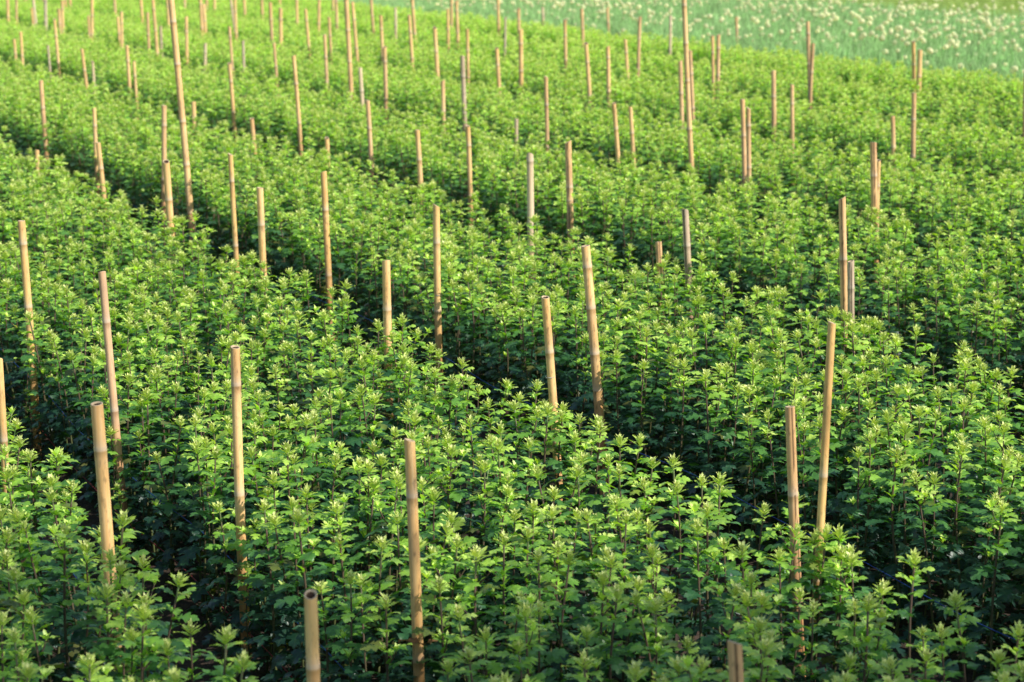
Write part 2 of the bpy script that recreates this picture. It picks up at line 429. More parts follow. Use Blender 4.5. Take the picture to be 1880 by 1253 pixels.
# ------------------------------------------------------------------ ground
def ground_z(u, v):
    if u > 15.6 or u < -4.5: return 0.0
    k = math.floor((u + 0.35) / 2.0)
    t = u - (BED_NEAR(k))
    e = 0.12
    inside = min(t + e, 1.45 + e - t)
    s = max(0.0, min(1.0, inside / 0.16)); s = s * s * (3 - 2 * s)
    return 0.05 * s - 0.02 + 0.012 * noise.noise(Vector((u * 3, v * 3, 0))) + 0.008 * noise.noise(Vector((u * 11, v * 11, 5)))
def build_ground():
    # one sheet: fine under the near beds, coarse out to the horizon
    us = [-400, -150, -60, -20, -8] + [-4.5 + 0.06 * i for i in range(336)] + [16.5, 20, 26, 40, 80, 200, 500]
    vs_ = [-200, -60, -15, -3] + [0.0 + 0.1 * i for i in range(140)] + [19 + 0.6 * i for i in range(100)] + [85, 110, 160, 300, 700]
    verts = [P(u, v, ground_z(u, v)) for v in vs_ for u in us]
    nu = len(us)
    faces = [(j * nu + i, j * nu + i + 1, (j + 1) * nu + i + 1, (j + 1) * nu + i) for j in range(len(vs_) - 1) for i in range(nu - 1)]
    me = bpy.data.meshes.new('ground'); me.from_pydata(verts, [], faces); me.materials.append(M_SOIL); me.materials.append(M_SOD)
    mi = []
    for j in range(len(vs_) - 1):
        for i in range(nu - 1):
            mi.append(1 if (us[i] >= 16.5 or us[i] < -4.5 or vs_[j] < -3 or vs_[j] >= 78) else 0)
    me.polygons.foreach_set('material_index', mi)
    me.polygons.foreach_set('use_smooth', [True] * len(faces))
    o = link(bpy.data.objects.new('ground', me)); tag(o, kind='structure')
build_ground()
def gz(x, y):
    return ground_z(*UV(x, y))

# ------------------------------------------------------------------ bamboo stakes
# ground x, ground y, top x, top z, radius, tone, edge, bed, order key
STAKES = [
(0.541,4.276,0.481,0.95,0.0162,'b','M',1,1349),
(-0.456,4.543,-0.46,0.969,0.016,'o','R',0,570),
(-0.25,5.541,-0.281,1.076,0.0152,'t','L',0,752),
(-1.479,7.73,-1.543,1.166,0.0152,'p','L',0,187),
(-1.144,5.767,-1.181,1.125,0.0181,'t','R',0,178),
(0.901,5.995,0.938,1.315,0.0125,'o','R',1,1527),
(0.913,6.085,0.834,1.04,0.0151,'b','R',1,1450),
(-0.879,6.584,-0.894,1.118,0.0164,'t','L',0,432),
(-1.767,7.027,-1.77,0.983,0.0129,'t','R',0,-2),
(0.206,7.644,0.124,1.086,0.016,'t','R',1,1001),
(0.408,8.637,0.308,1.121,0.0192,'t','L',1,1075),
(-0.552,9.165,-0.561,0.97,0.0192,'t','R',1,709),
(1.588,9.361,1.542,0.935,0.0159,'g','R',2,1562),
(1.57,9.416,1.502,1.215,0.0172,'b','R',2,1546),
(-2.175,9.261,-2.201,1.135,0.0169,'o','L',0,39),
(-0.355,10.211,-0.374,1.071,0.0174,'o','L',1,801),
(0.958,10.732,0.899,0.975,0.0182,'g','R',2,1258),
(-1.273,10.743,-1.308,1.09,0.0183,'t','R',1,477),
(0.822,11.015,0.783,0.762,0.0173,'b','R',2,1209),
(-1.476,11.191,-1.517,1.212,0.0136,'o','R',1,423),
(-1.025,11.668,-1.06,1.059,0.0183,'o','L',1,594),
(-2.011,12.336,-2.055,1.038,0.021,'t','R',1,305),
(0.11,12.474,0.108,1.064,0.0212,'w','R',2,973),
(2.33,13.09,2.31,0.955,0.0143,'t','R',3,1613),
(2.26,12.677,2.201,1.114,0.0215,'b','R',3,1603),
(0.397,13.367,0.36,1.042,0.021,'b','L',2,1043),
(-2.686,13.805,-2.747,0.99,0.0168,'t','R',1,180),
(-0.593,14.049,-0.639,1.048,0.0171,'t','R',2,766),
(-2.174,14.167,-2.295,1.99,0.0222,'t','L',1,312),
(-2.511,14.79,-2.465,1.145,0.018,'b','L',1,301),
(-0.296,14.84,-0.314,0.994,0.018,'o','L',2,859),
(1.762,15.182,1.719,1.09,0.0166,'b','L',3,1374),
(1.735,15.253,1.682,1.147,0.0185,'b','L',3,1363),
(0.953,15.519,0.879,1.067,0.0151,'t','R',3,1157),
(-3.563,15.642,-3.574,0.732,0.0171,'t','R',1,68),
(-1.361,15.683,-1.395,0.818,0.0172,'t','R',2,600),
(0.864,15.731,0.767,1.076,0.0172,'t','R',3,1127),
(2.966,15.908,2.904,0.96,0.0174,'b','R',4,1639),
(1.431,15.946,1.295,1.938,0.0194,'t','L',3,1255),
(-3.303,16.546,-3.312,0.963,0.0161,'t','L',1,173),
(-1.114,16.613,-1.148,1.017,0.0182,'b','L',2,675),
(3.264,16.706,3.212,1.07,0.0203,'b','L',4,1678),
(0.286,16.852,0.272,1.188,0.0164,'b','R',3,1002),
(2.347,17.21,2.303,1.094,0.0167,'b','R',4,1454),
(-2.104,17.33,-2.164,0.804,0.019,'t','R',2,462),
(0.037,17.371,0.036,0.8,0.0169,'g','R',3,948),
(-1.823,18.144,-1.889,1.266,0.0176,'t','L',2,539),
(-4.059,18.19,-4.095,1.051,0.0199,'b','L',1,75),
(4.608,18.568,4.552,1.108,0.0181,'b','L',5,1883),
(2.363,18.626,2.324,1.103,0.0226,'b','L',4,1420),
(-0.599,18.767,-0.62,1.001,0.0183,'b','R',3,813),
(1.558,18.892,1.516,1.166,0.0207,'b','R',4,1249),
(-2.875,18.901,-2.883,0.803,0.0207,'t','R',2,355),
(-2.632,19.886,-2.681,1.076,0.0193,'t','L',2,421),
(-0.432,19.891,-0.47,1.147,0.0218,'g','L',3,849),
(1.761,19.957,1.693,1.194,0.0194,'b','L',4,1267),
(-1.453,20.641,-1.497,0.979,0.0201,'w','R',3,661),
(-3.701,20.705,-3.733,1.038,0.0143,'t','R',2,246),
(1.016,21.515,0.982,1.131,0.0209,'t','L',4,1116),
(3.105,21.717,3.114,1.146,0.0175,'b','L',5,1493),
(3.149,21.734,3.054,1.374,0.0211,'b','L',5,1483),
(-1.312,21.748,-1.32,1.111,0.0212,'b','L',3,706),
(0.864,21.894,0.772,1.141,0.0213,'t','L',4,1076),
(-4.45,22.286,-4.458,0.921,0.0154,'w','R',2,170),
(4.356,22.329,4.34,1.045,0.026,'t','R',6,1689),
(4.348,22.402,4.281,1.126,0.0218,'o','R',6,1677),
(-0.103,22.481,-0.163,1.052,0.0219,'t','R',4,912),
(-4.504,22.537,-4.619,1.043,0.0181,'t','R',2,150),
(-1.718,22.664,-1.792,1.817,0.026,'t','L',3,633),
(-2.552,23.021,-2.609,1.077,0.0159,'b','R',3,503),
(-2.04,23.35,-2.081,1.146,0.0188,'b','L',3,596),
(-4.252,23.355,-4.283,1.026,0.0188,'t','L',2,233),
(2.335,23.422,2.3,1.142,0.0228,'b','L',5,1319),
(0.12,23.425,0.097,1.19,0.0256,'o','L',4,956),
(2.281,23.543,2.245,1.123,0.019,'t','L',5,1308),
(-0.813,24.018,-0.883,1.188,0.0234,'t','R',4,798),
(-3.072,24.068,-3.082,1.037,0.0166,'g','R',3,446),
(1.379,24.079,1.298,1.048,0.0194,'t','R',5,1148),
(-5.3,24.148,-5.336,0.976,0.0139,'g','R',2,88),
(-3.208,24.442,-3.284,1.177,0.0169,'b','R',3,421),
(-0.503,24.769,-0.526,1.128,0.0199,'o','L',4,858),
(1.514,25.132,1.528,1.249,0.0202,'b','L',5,1175),
(-3.769,25.477,-3.719,0.918,0.0205,'w','R',3,377),
(-5.945,25.505,-5.959,1.054,0.0176,'t','R',2,38),
(-6.076,25.814,-6.116,0.95,0.0178,'t','R',2,26),
(-4.073,26.179,-4.049,1.204,0.0211,'t','R',3,342),
(-1.23,26.371,-1.289,1.214,0.0212,'t','L',4,751),
(-5.702,26.481,-5.755,1.155,0.0183,'t','L',2,100),
(0.721,26.916,0.676,1.126,0.0217,'t','L',5,1037),
(-4.528,27.2,-4.542,1.028,0.0188,'g','R',3,295),
(-1.652,27.268,-1.7,1.164,0.022,'t','L',4,699),
(-4.608,27.411,-4.67,1.416,0.0221,'t','R',3,280),
(-4.782,27.749,-4.8,1.176,0.0192,'b','R',3,271),
(-2.036,28.135,-2.129,1.301,0.0227,'t','L',4,647),
(2.163,28.519,2.146,1.102,0.0197,'w','L',6,1231),
(-0.108,28.61,-0.089,1.076,0.0165,'g','L',5,928),
(-5.388,29.021,-5.379,1.13,0.02,'t','R',3,223),
(-2.466,29.037,-2.524,1.055,0.02,'b','L',4,604),
(-3.189,29.048,-3.19,1.18,0.026,'t','R',4,515),
(-5.428,29.158,-5.46,1.056,0.0201,'t','R',3,216),
(1.034,29.518,0.977,1.136,0.0238,'b','R',6,1068),
(3.196,29.6,3.154,1.027,0.0204,'b','R',7,1352),
(-2.838,29.872,-2.926,1.128,0.0206,'t','L',4,561),
(-0.746,30.061,-0.792,1.234,0.0242,'t','L',5,838),
(-0.912,30.383,-0.927,1.104,0.021,'t','L',5,822),
(-6.184,30.665,-6.103,1.287,0.0247,'t','R',3,169),
(-6.191,30.754,-6.188,0.993,0.0177,'b','R',3,162),
(-4.025,30.878,-4.056,1.31,0.0213,'t','R',4,431),
(-3.961,30.882,-4.122,1.239,0.0213,'w','R',4,423),
(-3.558,31.349,-3.595,1.156,0.0252,'b','L',4,496),
(0.14,31.43,0.097,1.064,0.0253,'b','R',6,952),
(-1.392,31.51,-1.496,1.286,0.0254,'t','L',5,756),
(-1.795,32.243,-1.783,1.035,0.0223,'w','L',5,726),
(-6.897,32.259,-6.881,1.142,0.0223,'t','R',3,114),
(-4.694,32.313,-4.725,1.09,0.026,'t','R',4,374),
(-6.946,32.414,-6.97,1.011,0.026,'b','R',3,108),
(-4.77,32.482,-4.802,1.273,0.026,'t','R',4,367),
(-2.119,33.079,-2.219,1.276,0.0228,'b','L',5,680),
(1.553,33.149,1.499,0.994,0.0229,'b','R',7,1115),
(-7.388,33.307,-7.365,1.242,0.026,'g','R',3,83),
(-3.087,33.541,-3.064,1.233,0.026,'t','R',5,586),
(-0.187,33.593,-0.225,1.257,0.0232,'t','L',6,914),
(-7.655,33.978,-7.717,1.173,0.0235,'w','R',3,60),
(-7.756,34.167,-7.788,0.948,0.0197,'o','R',3,58),
(-5.579,34.201,-5.593,1.252,0.0236,'t','R',4,306),
(-3.509,34.493,-3.522,1.285,0.0238,'t','R',5,544),
(-2.876,34.604,-2.892,1.237,0.0239,'b','L',5,616),
(0.541,35.297,0.511,0.906,0.0244,'w','R',7,996),
(-0.997,35.305,-1.011,1.211,0.0244,'t','L',6,829),
(-8.332,35.32,-8.291,1.211,0.0203,'b','R',3,30),
(-6.219,35.613,-6.275,1.182,0.026,'t','R',4,257),
(-8.58,35.894,-8.581,1.235,0.026,'t','R',3,13),
(-4.297,36.163,-4.291,1.18,0.025,'b','R',5,480),
(-4.68,37.025,-4.708,1.149,0.0256,'t','R',5,447),
(-7.019,37.294,-7.032,1.157,0.0257,'b','R',4,209),
(-5.464,38.665,-5.453,1.211,0.026,'t','R',5,393),
(-6.258,40.395,-6.266,1.231,0.0232,'b','R',5,338),
(-8.472,40.396,-8.465,1.203,0.026,'t','R',4,127),
(-3.431,40.529,-3.438,1.124,0.0233,'t','L',6,611),
(-8.62,40.74,-8.64,1.21,0.026,'t','R',4,118),
(-5.973,41.229,-5.961,1.216,0.0237,'b','L',5,379),
(-4.566,41.494,-4.57,1.196,0.0239,'t','R',6,513),
(-9.436,42.482,-9.442,1.234,0.0244,'t','R',4,78),
(-10.167,44.022,-10.144,1.129,0.0253,'t','R',4,46),
(-11.172,46.155,-11.119,1.081,0.026,'t','R',4,5)]

TONEWORD = {'t': 'tan', 'o': 'golden orange', 'b': 'brown', 'p': 'rosy brown', 'g': 'grey weathered', 'w': 'pale bleached'}
BEDWORD = ['first', 'second', 'third', 'fourth', 'fifth', 'sixth', 'seventh', 'eighth']
SPECIAL = {   # hand written labels, keyed by the order key
    1349: 'short brown bamboo stake end poking up at the bottom right of the photo',
    570: 'blurred golden bamboo stake end at the bottom edge, left of centre',
    752: 'tall tan bamboo stake in the bottom centre with a dark node ring',
    178: 'thick pale tan bamboo stake standing beside the bare soil path at bottom left',
    187: 'slender rosy stake leaning left just behind the thick pale stake on the left',
    432: 'tall tan stake with pale node ring between the thick pale stake and centre stake',
    -2: 'tan bamboo stake cut off by the left edge of the photo',
    39: 'tall orange tan stake near the left edge above the dark soil path',
    1527: 'tall smooth golden stake leaning right, in the right foreground pair',
    1450: 'shorter brown stake with a long dark crack, in the right foreground pair',
    1075: 'tall tan leaning stake with several node rings right of centre',
    1001: 'golden tan stake with white node ring just left of the leaning centre stake',
    709: 'short hollow tan stake at the edge of the second bed left of centre',
    801: 'tall slim golden stake rising from the dark gap with a loose wire tie',
    1562: 'short grey weathered stake standing against a taller split stake on the right',
    1546: 'tall split brown stake just behind the short grey stake on the right',
    1258: 'grey ragged stake with frayed top in the dark gap right of centre',
    1209: 'very short brown stake stub barely above the leaves right of centre',
    973: 'thick bleached cream stake with pale band at its top, middle of the field',
    1043: 'brown blotchy stake just right of the thick bleached cream stake',
    594: 'tall golden stake with a cap ring, left of centre in the dark gap',
    477: 'thick plain tan stake left of centre, second bed far edge',
    423: 'slim golden stake just left of the thick plain tan stake',
    305: 'thick pale stake standing in front of the tallest leaning pole',
    301: 'brown stake directly behind the thick pale stake beside the tallest pole',
    312: 'tallest leaning bamboo pole on the left, running out of the photo top',
    633: 'very long thin pale pole rising out of the photo top left of centre',
    1255: 'very long tan pole rising to the photo top on the right side',
    1603: 'thick brown split stake on the right with a slimmer stake behind it',
    1613: 'slim tan stake half hidden behind the thick split brown stake',
    68: 'very short tan stake stub near the left edge of the field',
    173: 'thin tan stake behind the orange tan leaning stake on the left',
    180: 'tan stake leaning left over the dark gap on the left side',
    75: 'thick brown stake on the upper left with shaded top',
    539: 'tall slim tan stake with orange top left of centre',
    1883: 'brown stake sliced by the right edge of the photo',
    1689: 'thick tan stake against the white flowers, right one of the touching pair',
    1677: 'thin golden stake against the white flowers, left one of the touching pair',
    1678: 'brown stake in front of the touching pair by the white flowers',
    1363: 'taller left stake of the close brown pair right of centre',
    1374: 'shorter right stake of the close brown pair right of centre',
    948: 'very short grey stake end in the middle of the field',
    849: 'slim grey stake with a pale top in the upper middle field',
    1483: 'leaning brown stake reaching up before the white onion flowers',
    1493: 'short brown stake touching the leaning stake before the onion flowers',
}
NODE0 = {752: 0.155, 178: 0.13, 432: 0.12, 1450: 0.27, 1527: 0.46, 1075: 0.085, 1001: 0.205, 39: 0.10, 477: 0.19, 973: 0.035, 570: 0.17}
def build_stake(gx, gy, tx, tz, r, tone, near, rs, key):
    """a bamboo cane: culm with swollen nodes, hollow cut end; origin at the foot"""
    rnd = random.Random(rs)
    mb = MB(); seg = 20 if near else 10
    foot = Vector((0, 0, -0.12)); top = Vector((tx - gx, 0, tz))
    axis = top - foot
    Lc = axis.length; ax = axis.normalized()
    e1 = ax.cross(Vector((0, 1, 0))).normalized(); e2 = ax.cross(e1)
    bow = rnd.uniform(-0.006, 0.006) * (1 if near else 1.5)
    nodes = []
    s = Lc - NODE0.get(key, rnd.uniform(0.10, 0.30))
    while s > 0.05:
        nodes.append(s); s -= rnd.uniform(0.27, 0.40) * (1.35 if key in (752, 178, 432) else (0.55 if key == 1075 else 1))
    st = [0.0]
    for q in sorted(nodes): st += [q - 0.035, q - 0.010, q - 0.004, q, q + 0.003, q + 0.008, q + 0.03]
    ss = [0.0] + [x for x in sorted(st) if 0.02 < x < Lc - 0.008] + [Lc]
    if near:
        extra = []
        for a, b in zip(ss[:-1], ss[1:]):
            if b - a > 0.05:
                k = int((b - a) / 0.03)
                extra += [a + (b - a) * j / k for j in range(1, k)]
        ss = sorted(ss + extra)
    crack = tone in 'bg' and near
    ca = rnd.uniform(-0.5, 0.5); drift = rnd.uniform(-0.6, 0.6)
    slant = rnd.uniform(0.0, 0.55) * r; sdir = rnd.uniform(0, 6.28); rag = rnd.choice((0.03, 0.06, 0.25)) * r
    def cut_z(t): return slant * math.cos(t - sdir) + rag * noise.noise(Vector((math.cos(t) * 2.5, math.sin(t) * 2.5, rs)))
    vs = []; cs = []; us = []; fs = []
    for s in ss:
        rr = r * (1.05 - 0.08 * s / Lc)
        ringv = 0.0; dark = 0.0
        for q in nodes:
            d = s - q
            if abs(d) < 0.0045: rr *= 1.06; ringv = 1.0
            elif -0.012 < d < 0: rr *= 1.035; dark = 0.42
            elif 0 < d < 0.009: rr *= 1.02; ringv = 0.6
            elif abs(d) < 0.036: ringv = 0.18
        c = foot + ax * s + e1 * (bow * math.sin(math.pi * s / Lc))
        z = c.z
        foot_shade = max(0.0, min(1.0, (0.62 - z) / 0.3)) * 0.75  # path shade painted on the culm, dark orange towards the foot
        for k in range(seg):
            t = 2 * math.pi * k / seg
            oval = 1 + 0.025 * math.cos(2 * t + rs)
            q = c + (e1 * math.cos(t) + e2 * math.sin(t)) * rr * oval
            # cracks face the open side
            cr = 0.0
            if crack:
                dd = abs(((t - (math.pi / 2 + ca + drift * (s / Lc - 0.6)) + math.pi) % (2 * math.pi)) - math.pi)
                if dd < math.pi / seg * 1.01 and noise.noise(Vector((s * 7, rs, 0))) > -0.25:
                    cr = 1.0; q -= (q - c) * 0.10
            if s == ss[-1]: q += ax * cut_z(t)
            vs.append(tuple(q)); us.append((k / seg, s)); cs.append((ringv, max(cr, dark), foot_shade))
    n = len(ss)
    for i in range(n - 1):
        for k in range(seg):
            k2 = (k + 1) % seg
            fs.append((i * seg + k, i * seg + k2, (i + 1) * seg + k2, (i + 1) * seg + k))
    mb.add(vs, fs, cs, us, 0)
    culm = mb.mesh('bamboo_culm', [BAMBOO[tone]])
    # the cut: pale rim, dark bore, floor a little way down
    cm = MB(); vs = []; fs = []
    slope = rnd.uniform(-0.12, 0.12)
    prof = [(1.0, 0.0), (0.97, 0.0012), (0.74, 0.0010), (0.70, -0.004), (0.68, -0.05)]
    rt = r * 0.97
    for pr, pz in prof:
        for k in range(seg):
            t = 2 * math.pi * k / seg
            oval = 1 + 0.025 * math.cos(2 * t + rs)
            q = top + ax * (pz + cut_z(t) * (1 if pz > -0.01 else 0.3)) + (e1 * math.cos(t) + e2 * math.sin(t)) * rt * pr * oval
            vs.append(tuple(q))
    for i in range(len(prof) - 1):
        for k in range(seg):
            k2 = (k + 1) % seg
            fs.append((i * seg + k, i * seg + k2, (i + 1) * seg + k2, (i + 1) * seg + k))
    cm.add(vs, fs[:seg * 3], [(0, 0, 0)] * len(vs), [(0, 0)] * len(vs), 0)
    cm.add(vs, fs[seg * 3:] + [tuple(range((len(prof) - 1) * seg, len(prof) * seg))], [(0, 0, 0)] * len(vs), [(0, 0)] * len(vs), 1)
    cut = cm.mesh('bamboo_cut_end', [M_CUT, M_HOLE])
    return culm, cut, (foot, ax, e1, e2, Lc)

edge_order = {}
for i, s in enumerate(STAKES):
    edge_order.setdefault((s[6], s[7]), []).append((s[0] / s[1], i))
rank = {}
for key, lst in edge_order.items():
    lst.sort()
    for j, (_, i) in enumerate(lst): rank[i] = (j, len(lst))
ORD = ['leftmost', 'second', 'third', 'fourth', 'fifth', 'sixth', 'seventh', 'eighth', 'ninth', 'tenth', 'eleventh', 'twelfth',
       'thirteenth', 'fourteenth', 'fifteenth', 'sixteenth', 'seventeenth', 'eighteenth', 'nineteenth', 'twentieth', 'twenty first', 'twenty second', 'twenty third', 'twenty fourth', 'twenty fifth', 'twenty sixth', 'twenty seventh',
       'twenty eighth', 'twenty ninth', 'thirtieth']
for i, (gx, gy, tx, tz, r, tone, edge, bed, key) in enumerate(STAKES):
    near = gy < 13.5
    culm, cut, (foot, ax, e1, e2, Lc) = build_stake(gx, gy, tx, tz, r, tone, near, i * 3 + 1, key)
    root = empty('bamboo_stake', (gx, gy, gz(gx, gy) - 0.0))
    c = link(bpy.data.objects.new('culm', culm), root)
    e = link(bpy.data.objects.new('cut_end', cut), root)
    c.location.z = e.location.z = -gz(gx, gy)
    if key in (801, 1001, 1043):
        mb = MB(); h = {801: 0.62, 1001: 0.78, 1043: 0.66}[key] + 0.12
        for dz, tl in ((0, 0.10), (0.006, -0.06)):
            pts = []
            for k in range(17):
                t = 2 * math.pi * k / 16
                pts.append(tuple(foot + ax * (h + dz + r * tl * 3 * math.sin(t)) + (e1 * math.cos(t) + e2 * math.sin(t)) * (r * 1.12)))
            tube(mb, pts, [0.0011] * 17, 5)
        tie = link(bpy.data.objects.new('wire_tie', mb.mesh('stake_wire_tie', [M_WIRE])), root)
        tie.location.z = -gz(gx, gy)
    lab = SPECIAL.get(key)
    if not lab:
        j, n = rank[i]
        # a path lies before the near edge of a bed, behind its far edge
        where = 'along the far edge of the %s bed' % BEDWORD[bed] if edge == 'R' else 'along the near edge of the %s bed' % BEDWORD[min(bed + 1, 7)]
        pos = 'rightmost' if j == n - 1 and n > 1 else (ORD[j] if j == 0 else ORD[j] + ' from the left')
        lab = '%s bamboo stake %s, %s' % (TONEWORD[tone], where, pos)
    tag(root, lab, 'bamboo stake', 'bamboo stakes standing among the plants')

# ------------------------------------------------------------------ planting
def cam_project(x, y, z):
    dy = y; dz = z - CAM_H
    fw = dy * math.cos(PITCH) - dz * math.sin(PITCH)
    up = dy * math.sin(PITCH) + dz * math.cos(PITCH)
    if fw <= 0.1: return None
    return 940 + 3825 * x / fw, 626.5 - 3825 * up / fw, fw

clear_xy = [(s[0], s[1]) for s in STAKES if s[8] == 752]
plants = []       # (fw, x, y, z, bed, row, u, v, scale, flags)
ROWS = 9
SPACE_V = 0.140
prnd = random.Random(5)
stake_xy = [(s[0], s[1]) for s in STAKES if s[1] < 14]
for k in range(-2, 8):
    u0, u1 = BED_NEAR(k) + (0.05 if k == 1 else 0.13), BED_FAR(k) + (0.02 if k == 0 else -0.07)
    for rw in range(ROWS):
        nv = int(62 / SPACE_V)
        for j in range(nv):
            v = 0.6 + j * SPACE_V + (0.5 if rw % 2 else 0) * SPACE_V + prnd.uniform(-0.035, 0.035)
            u = u0 + (u1 - u0) * rw / (ROWS - 1) + prnd.uniform(-0.035, 0.035)
            x, y, _ = P(u, v)
            if y < 1.2: continue
            half = y * 0.2458
            if abs(x) > half + 1.6 + y * 0.04: continue
            if (u + 0) < -2.6: continue
            if prnd.random() < 0.03: continue
            if any(abs(x - sx) < 0.04 and abs(y - sy) < 0.05 for sx, sy in stake_xy): continue
            if any(sy - 0.55 < y < sy and abs(x - sx * y / sy) < 0.055 for sx, sy in clear_xy): continue
            hn = noise.noise(Vector((u * 0.9, v * 0.7, 3))) * 0.06 + noise.noise(Vector((u * 3.1, v * 3.1, 9))) * 0.05
            sc = 1.03 + hn + prnd.uniform(-0.10, 0.07) - (prnd.uniform(0.08, 0.22) if prnd.random() < 0.07 else 0)
            plants.append([x, y, ground_z(u, v) - 0.01, k, rw, u, v, sc])
for st in STAKES:
    # a plant crowds the foot of each stake on the far edge of a bed, on the planted side
    if st[6] == 'R' and st[1] < 16 and st[1] > 4.2:
        for off, side in ((0.12, 0.0), (0.22, 0.05)):
            x, y = st[0] * (1 - off / st[1]) + side, st[1] - off
            u, v = UV(x, y)
            plants.append([x, y, ground_z(u, v) - 0.01, int((u + 0.35) // 2), ROWS - 1, u, v, prnd.uniform(0.98, 1.05)])
for sx, sy, q in [(s_[0], s_[1], s_[8]) for s_ in STAKES if s_[8] in (187, 432, 39)]:
    for dx_, dy_, sc_ in ((-0.075, -0.03, 0.93), (0.07, -0.07, 0.84), (0.02, -0.13, 0.62)):
        u, v = UV(sx + dx_, sy + dy_)
        plants.append([sx + dx_, sy + dy_, ground_z(u, v) - 0.01, 1, 0, u, v, sc_])
vis = []
for p in plants:
    q = cam_project(p[0], p[1], p[2] + 0.6 * p[7])
    p.append(q)
    if q and -40 < q[0] < 1920 and -30 < q[1] < 1290:
        vis.append(p)
vis.sort(key=lambda p: p[8][2])
near_set = vis[:300]
near_ids = {id(p) for p in near_set}
crop_p, crop_r, crop_s, crop_v = [], [], [], []
BEDNAME = {0: 'front left', 1: 'second', 2: 'third', 3: 'fourth'}
rows_seen = {}
for p in sorted(near_set, key=lambda p: p[8][2]):
    rows_seen.setdefault((p[3], p[4]), []).append(p)
label_of = {}
ROWW = {0: 'edge row facing the camera', 1: 'second row in', 2: 'third row in', 3: 'fourth row in', 4: 'middle row', 5: 'fourth row from back',
        6: 'third row from back', 7: 'second row from back', 8: 'far edge row'}
ORD2 = ['nearest the photo bottom'] + [w + ' up from the photo bottom' for w in ORD[1:]]
for (k, rw), lst in rows_seen.items():
    for j, p in enumerate(lst):
        size = 'tall' if p[7] > 1.03 else ('low' if p[7] < 0.95 else 'leafy')
        o = ORD2[j] if j < len(ORD2) else 'twentieth-odd up from the photo bottom'
        label_of[id(p)] = '%s chrysanthemum, %s bed, %s, %s' % (size, BEDNAME.get(k, 'front left'), ROWW[rw], o)
for p in plants:
    x, y, z, k, rw, u, v, sc, q = p
    rot = (prnd.gauss(0, 0.065), prnd.gauss(0, 0.065), prnd.uniform(0, 6.283))
    # edge rows lean out over the path
    lean = 0.03 if rw == 0 else (-0.03 if rw == ROWS - 1 else 0)
    if lean:
        # tilt in world space about the bed direction
        e = (Matrix.Rotation(-lean * prnd.uniform(0.3, 1.4), 3, Vector((D[0], D[1], 0))) @ Euler(rot).to_matrix()).to_euler()
        rot = (e.x, e.y, e.z)
    w = sc * prnd.uniform(0.95, 1.12)
    scl = (w, w, sc)
    vid = prnd.randrange(NVAR)
    if id(p) in near_ids:
        root = empty('chrysanthemum_plant', (x, y, z))
        root.rotation_euler = rot; root.scale = scl
        for nm, me in zip(('stem', 'foliage', 'shoot_tip'), PART[vid]):
            link(bpy.data.objects.new(nm, me), root)
        tag(root, label_of[id(p)], 'chrysanthemum', 'chrysanthemum plants nearest the camera')
    else:
        crop_p.append((x, y, z)); crop_r.append(rot); crop_s.append(scl); crop_v.append(vid)
instancer('chrysanthemum_crop', WHOLE, crop_p, crop_r, crop_s, crop_v,
          'dense green rows of young chrysanthemums filling the beds beyond the nearest plants', 'flower crop')
print('plants', len(plants), 'visible', len(vis))

# ------------------------------------------------------------------ twine along the beds
def twine(name, mat, u, z, v0, v1, label, cat='twine', rad=0.0017):
    mb = MB(); pts = []
    n = int((v1 - v0) / 0.12)
    for i in range(n + 1):
        v = v0 + (v1 - v0) * i / n
        sag = 0.012 * math.sin(v * 2.1) + 0.006 * math.sin(v * 5.3 + z * 9)
        pts.append(P(u + 0.012 * math.sin(v * 1.3), v, z + sag))
    tube(mb, pts, [rad] * len(pts), 6)
    o = link(bpy.data.objects.new(name, mb.mesh(name, [mat])))
    tag(o, label, cat)
twine('blue_twine', M_BLUE, 1.975, 0.34, 3.5, 20, 'blue twine strung along the second bed beside the bare soil path')
twine('red_twine', M_RED, 1.965, 0.15, 3.5, 20, 'red twine strung low along the second bed beside the bare soil path', rad=0.0022)
twine('blue_twine', M_BLUE, 3.94, 0.33, 3.0, 20, 'blue twine in the dark gap before the third bed')
twine('blue_twine', M_BLUE, 1.44, 0.36, 3.0, 20, 'blue twine on the far side of the front left bed')

# ------------------------------------------------------------------ weeds and a dry leaf by the path
wr = random.Random(9)
for i, (u, v) in enumerate([(1.82, 6.7), (1.78, 6.25), (1.86, 7.1), (1.74, 7.6), (1.80, 5.9), (1.66, 7.0)]):
    mb = MB(); a = wr.uniform(0, 6)
    for _ in range(9):
        a += 2.4
        leaf(mb, (0, 0, 0.0), a, wr.uniform(0.2, 0.9), wr.uniform(0.03, 0.06), 0.8, 0.3, wr.uniform(0.5, 0.85), wr.random() * 0.9, lance=True, width=1.4, rnd=wr)
    x, y, _ = P(u, v)
    o = link(bpy.data.objects.new('weed', mb.mesh('weed', [M_LEAF]))); o.location = (x, y, gz(x, y) - 0.003)
    tag(o, 'small green weed growing low on the bare soil path at lower left', 'weed', 'small weeds on the soil path')
mb = MB()
leaf(mb, (0, 0, 0), 2.9, 0.35, 0.075, 0.6, 0.5, 0.5, 0.4, width=0.8)
leaf(mb, (0, 0, 0), 0.3, 0.5, 0.060, 0.9, 0.5, 0.5, 0.4, width=0.8)
o = link(bpy.data.objects.new('dry_leaf', mb.mesh('dry_leaf', [M_DRY]))); o.location = (-0.245, 5.50, 0.50)
tag(o, 'curled orange brown dry leaf caught behind the bottom centre stake', 'dry leaf')

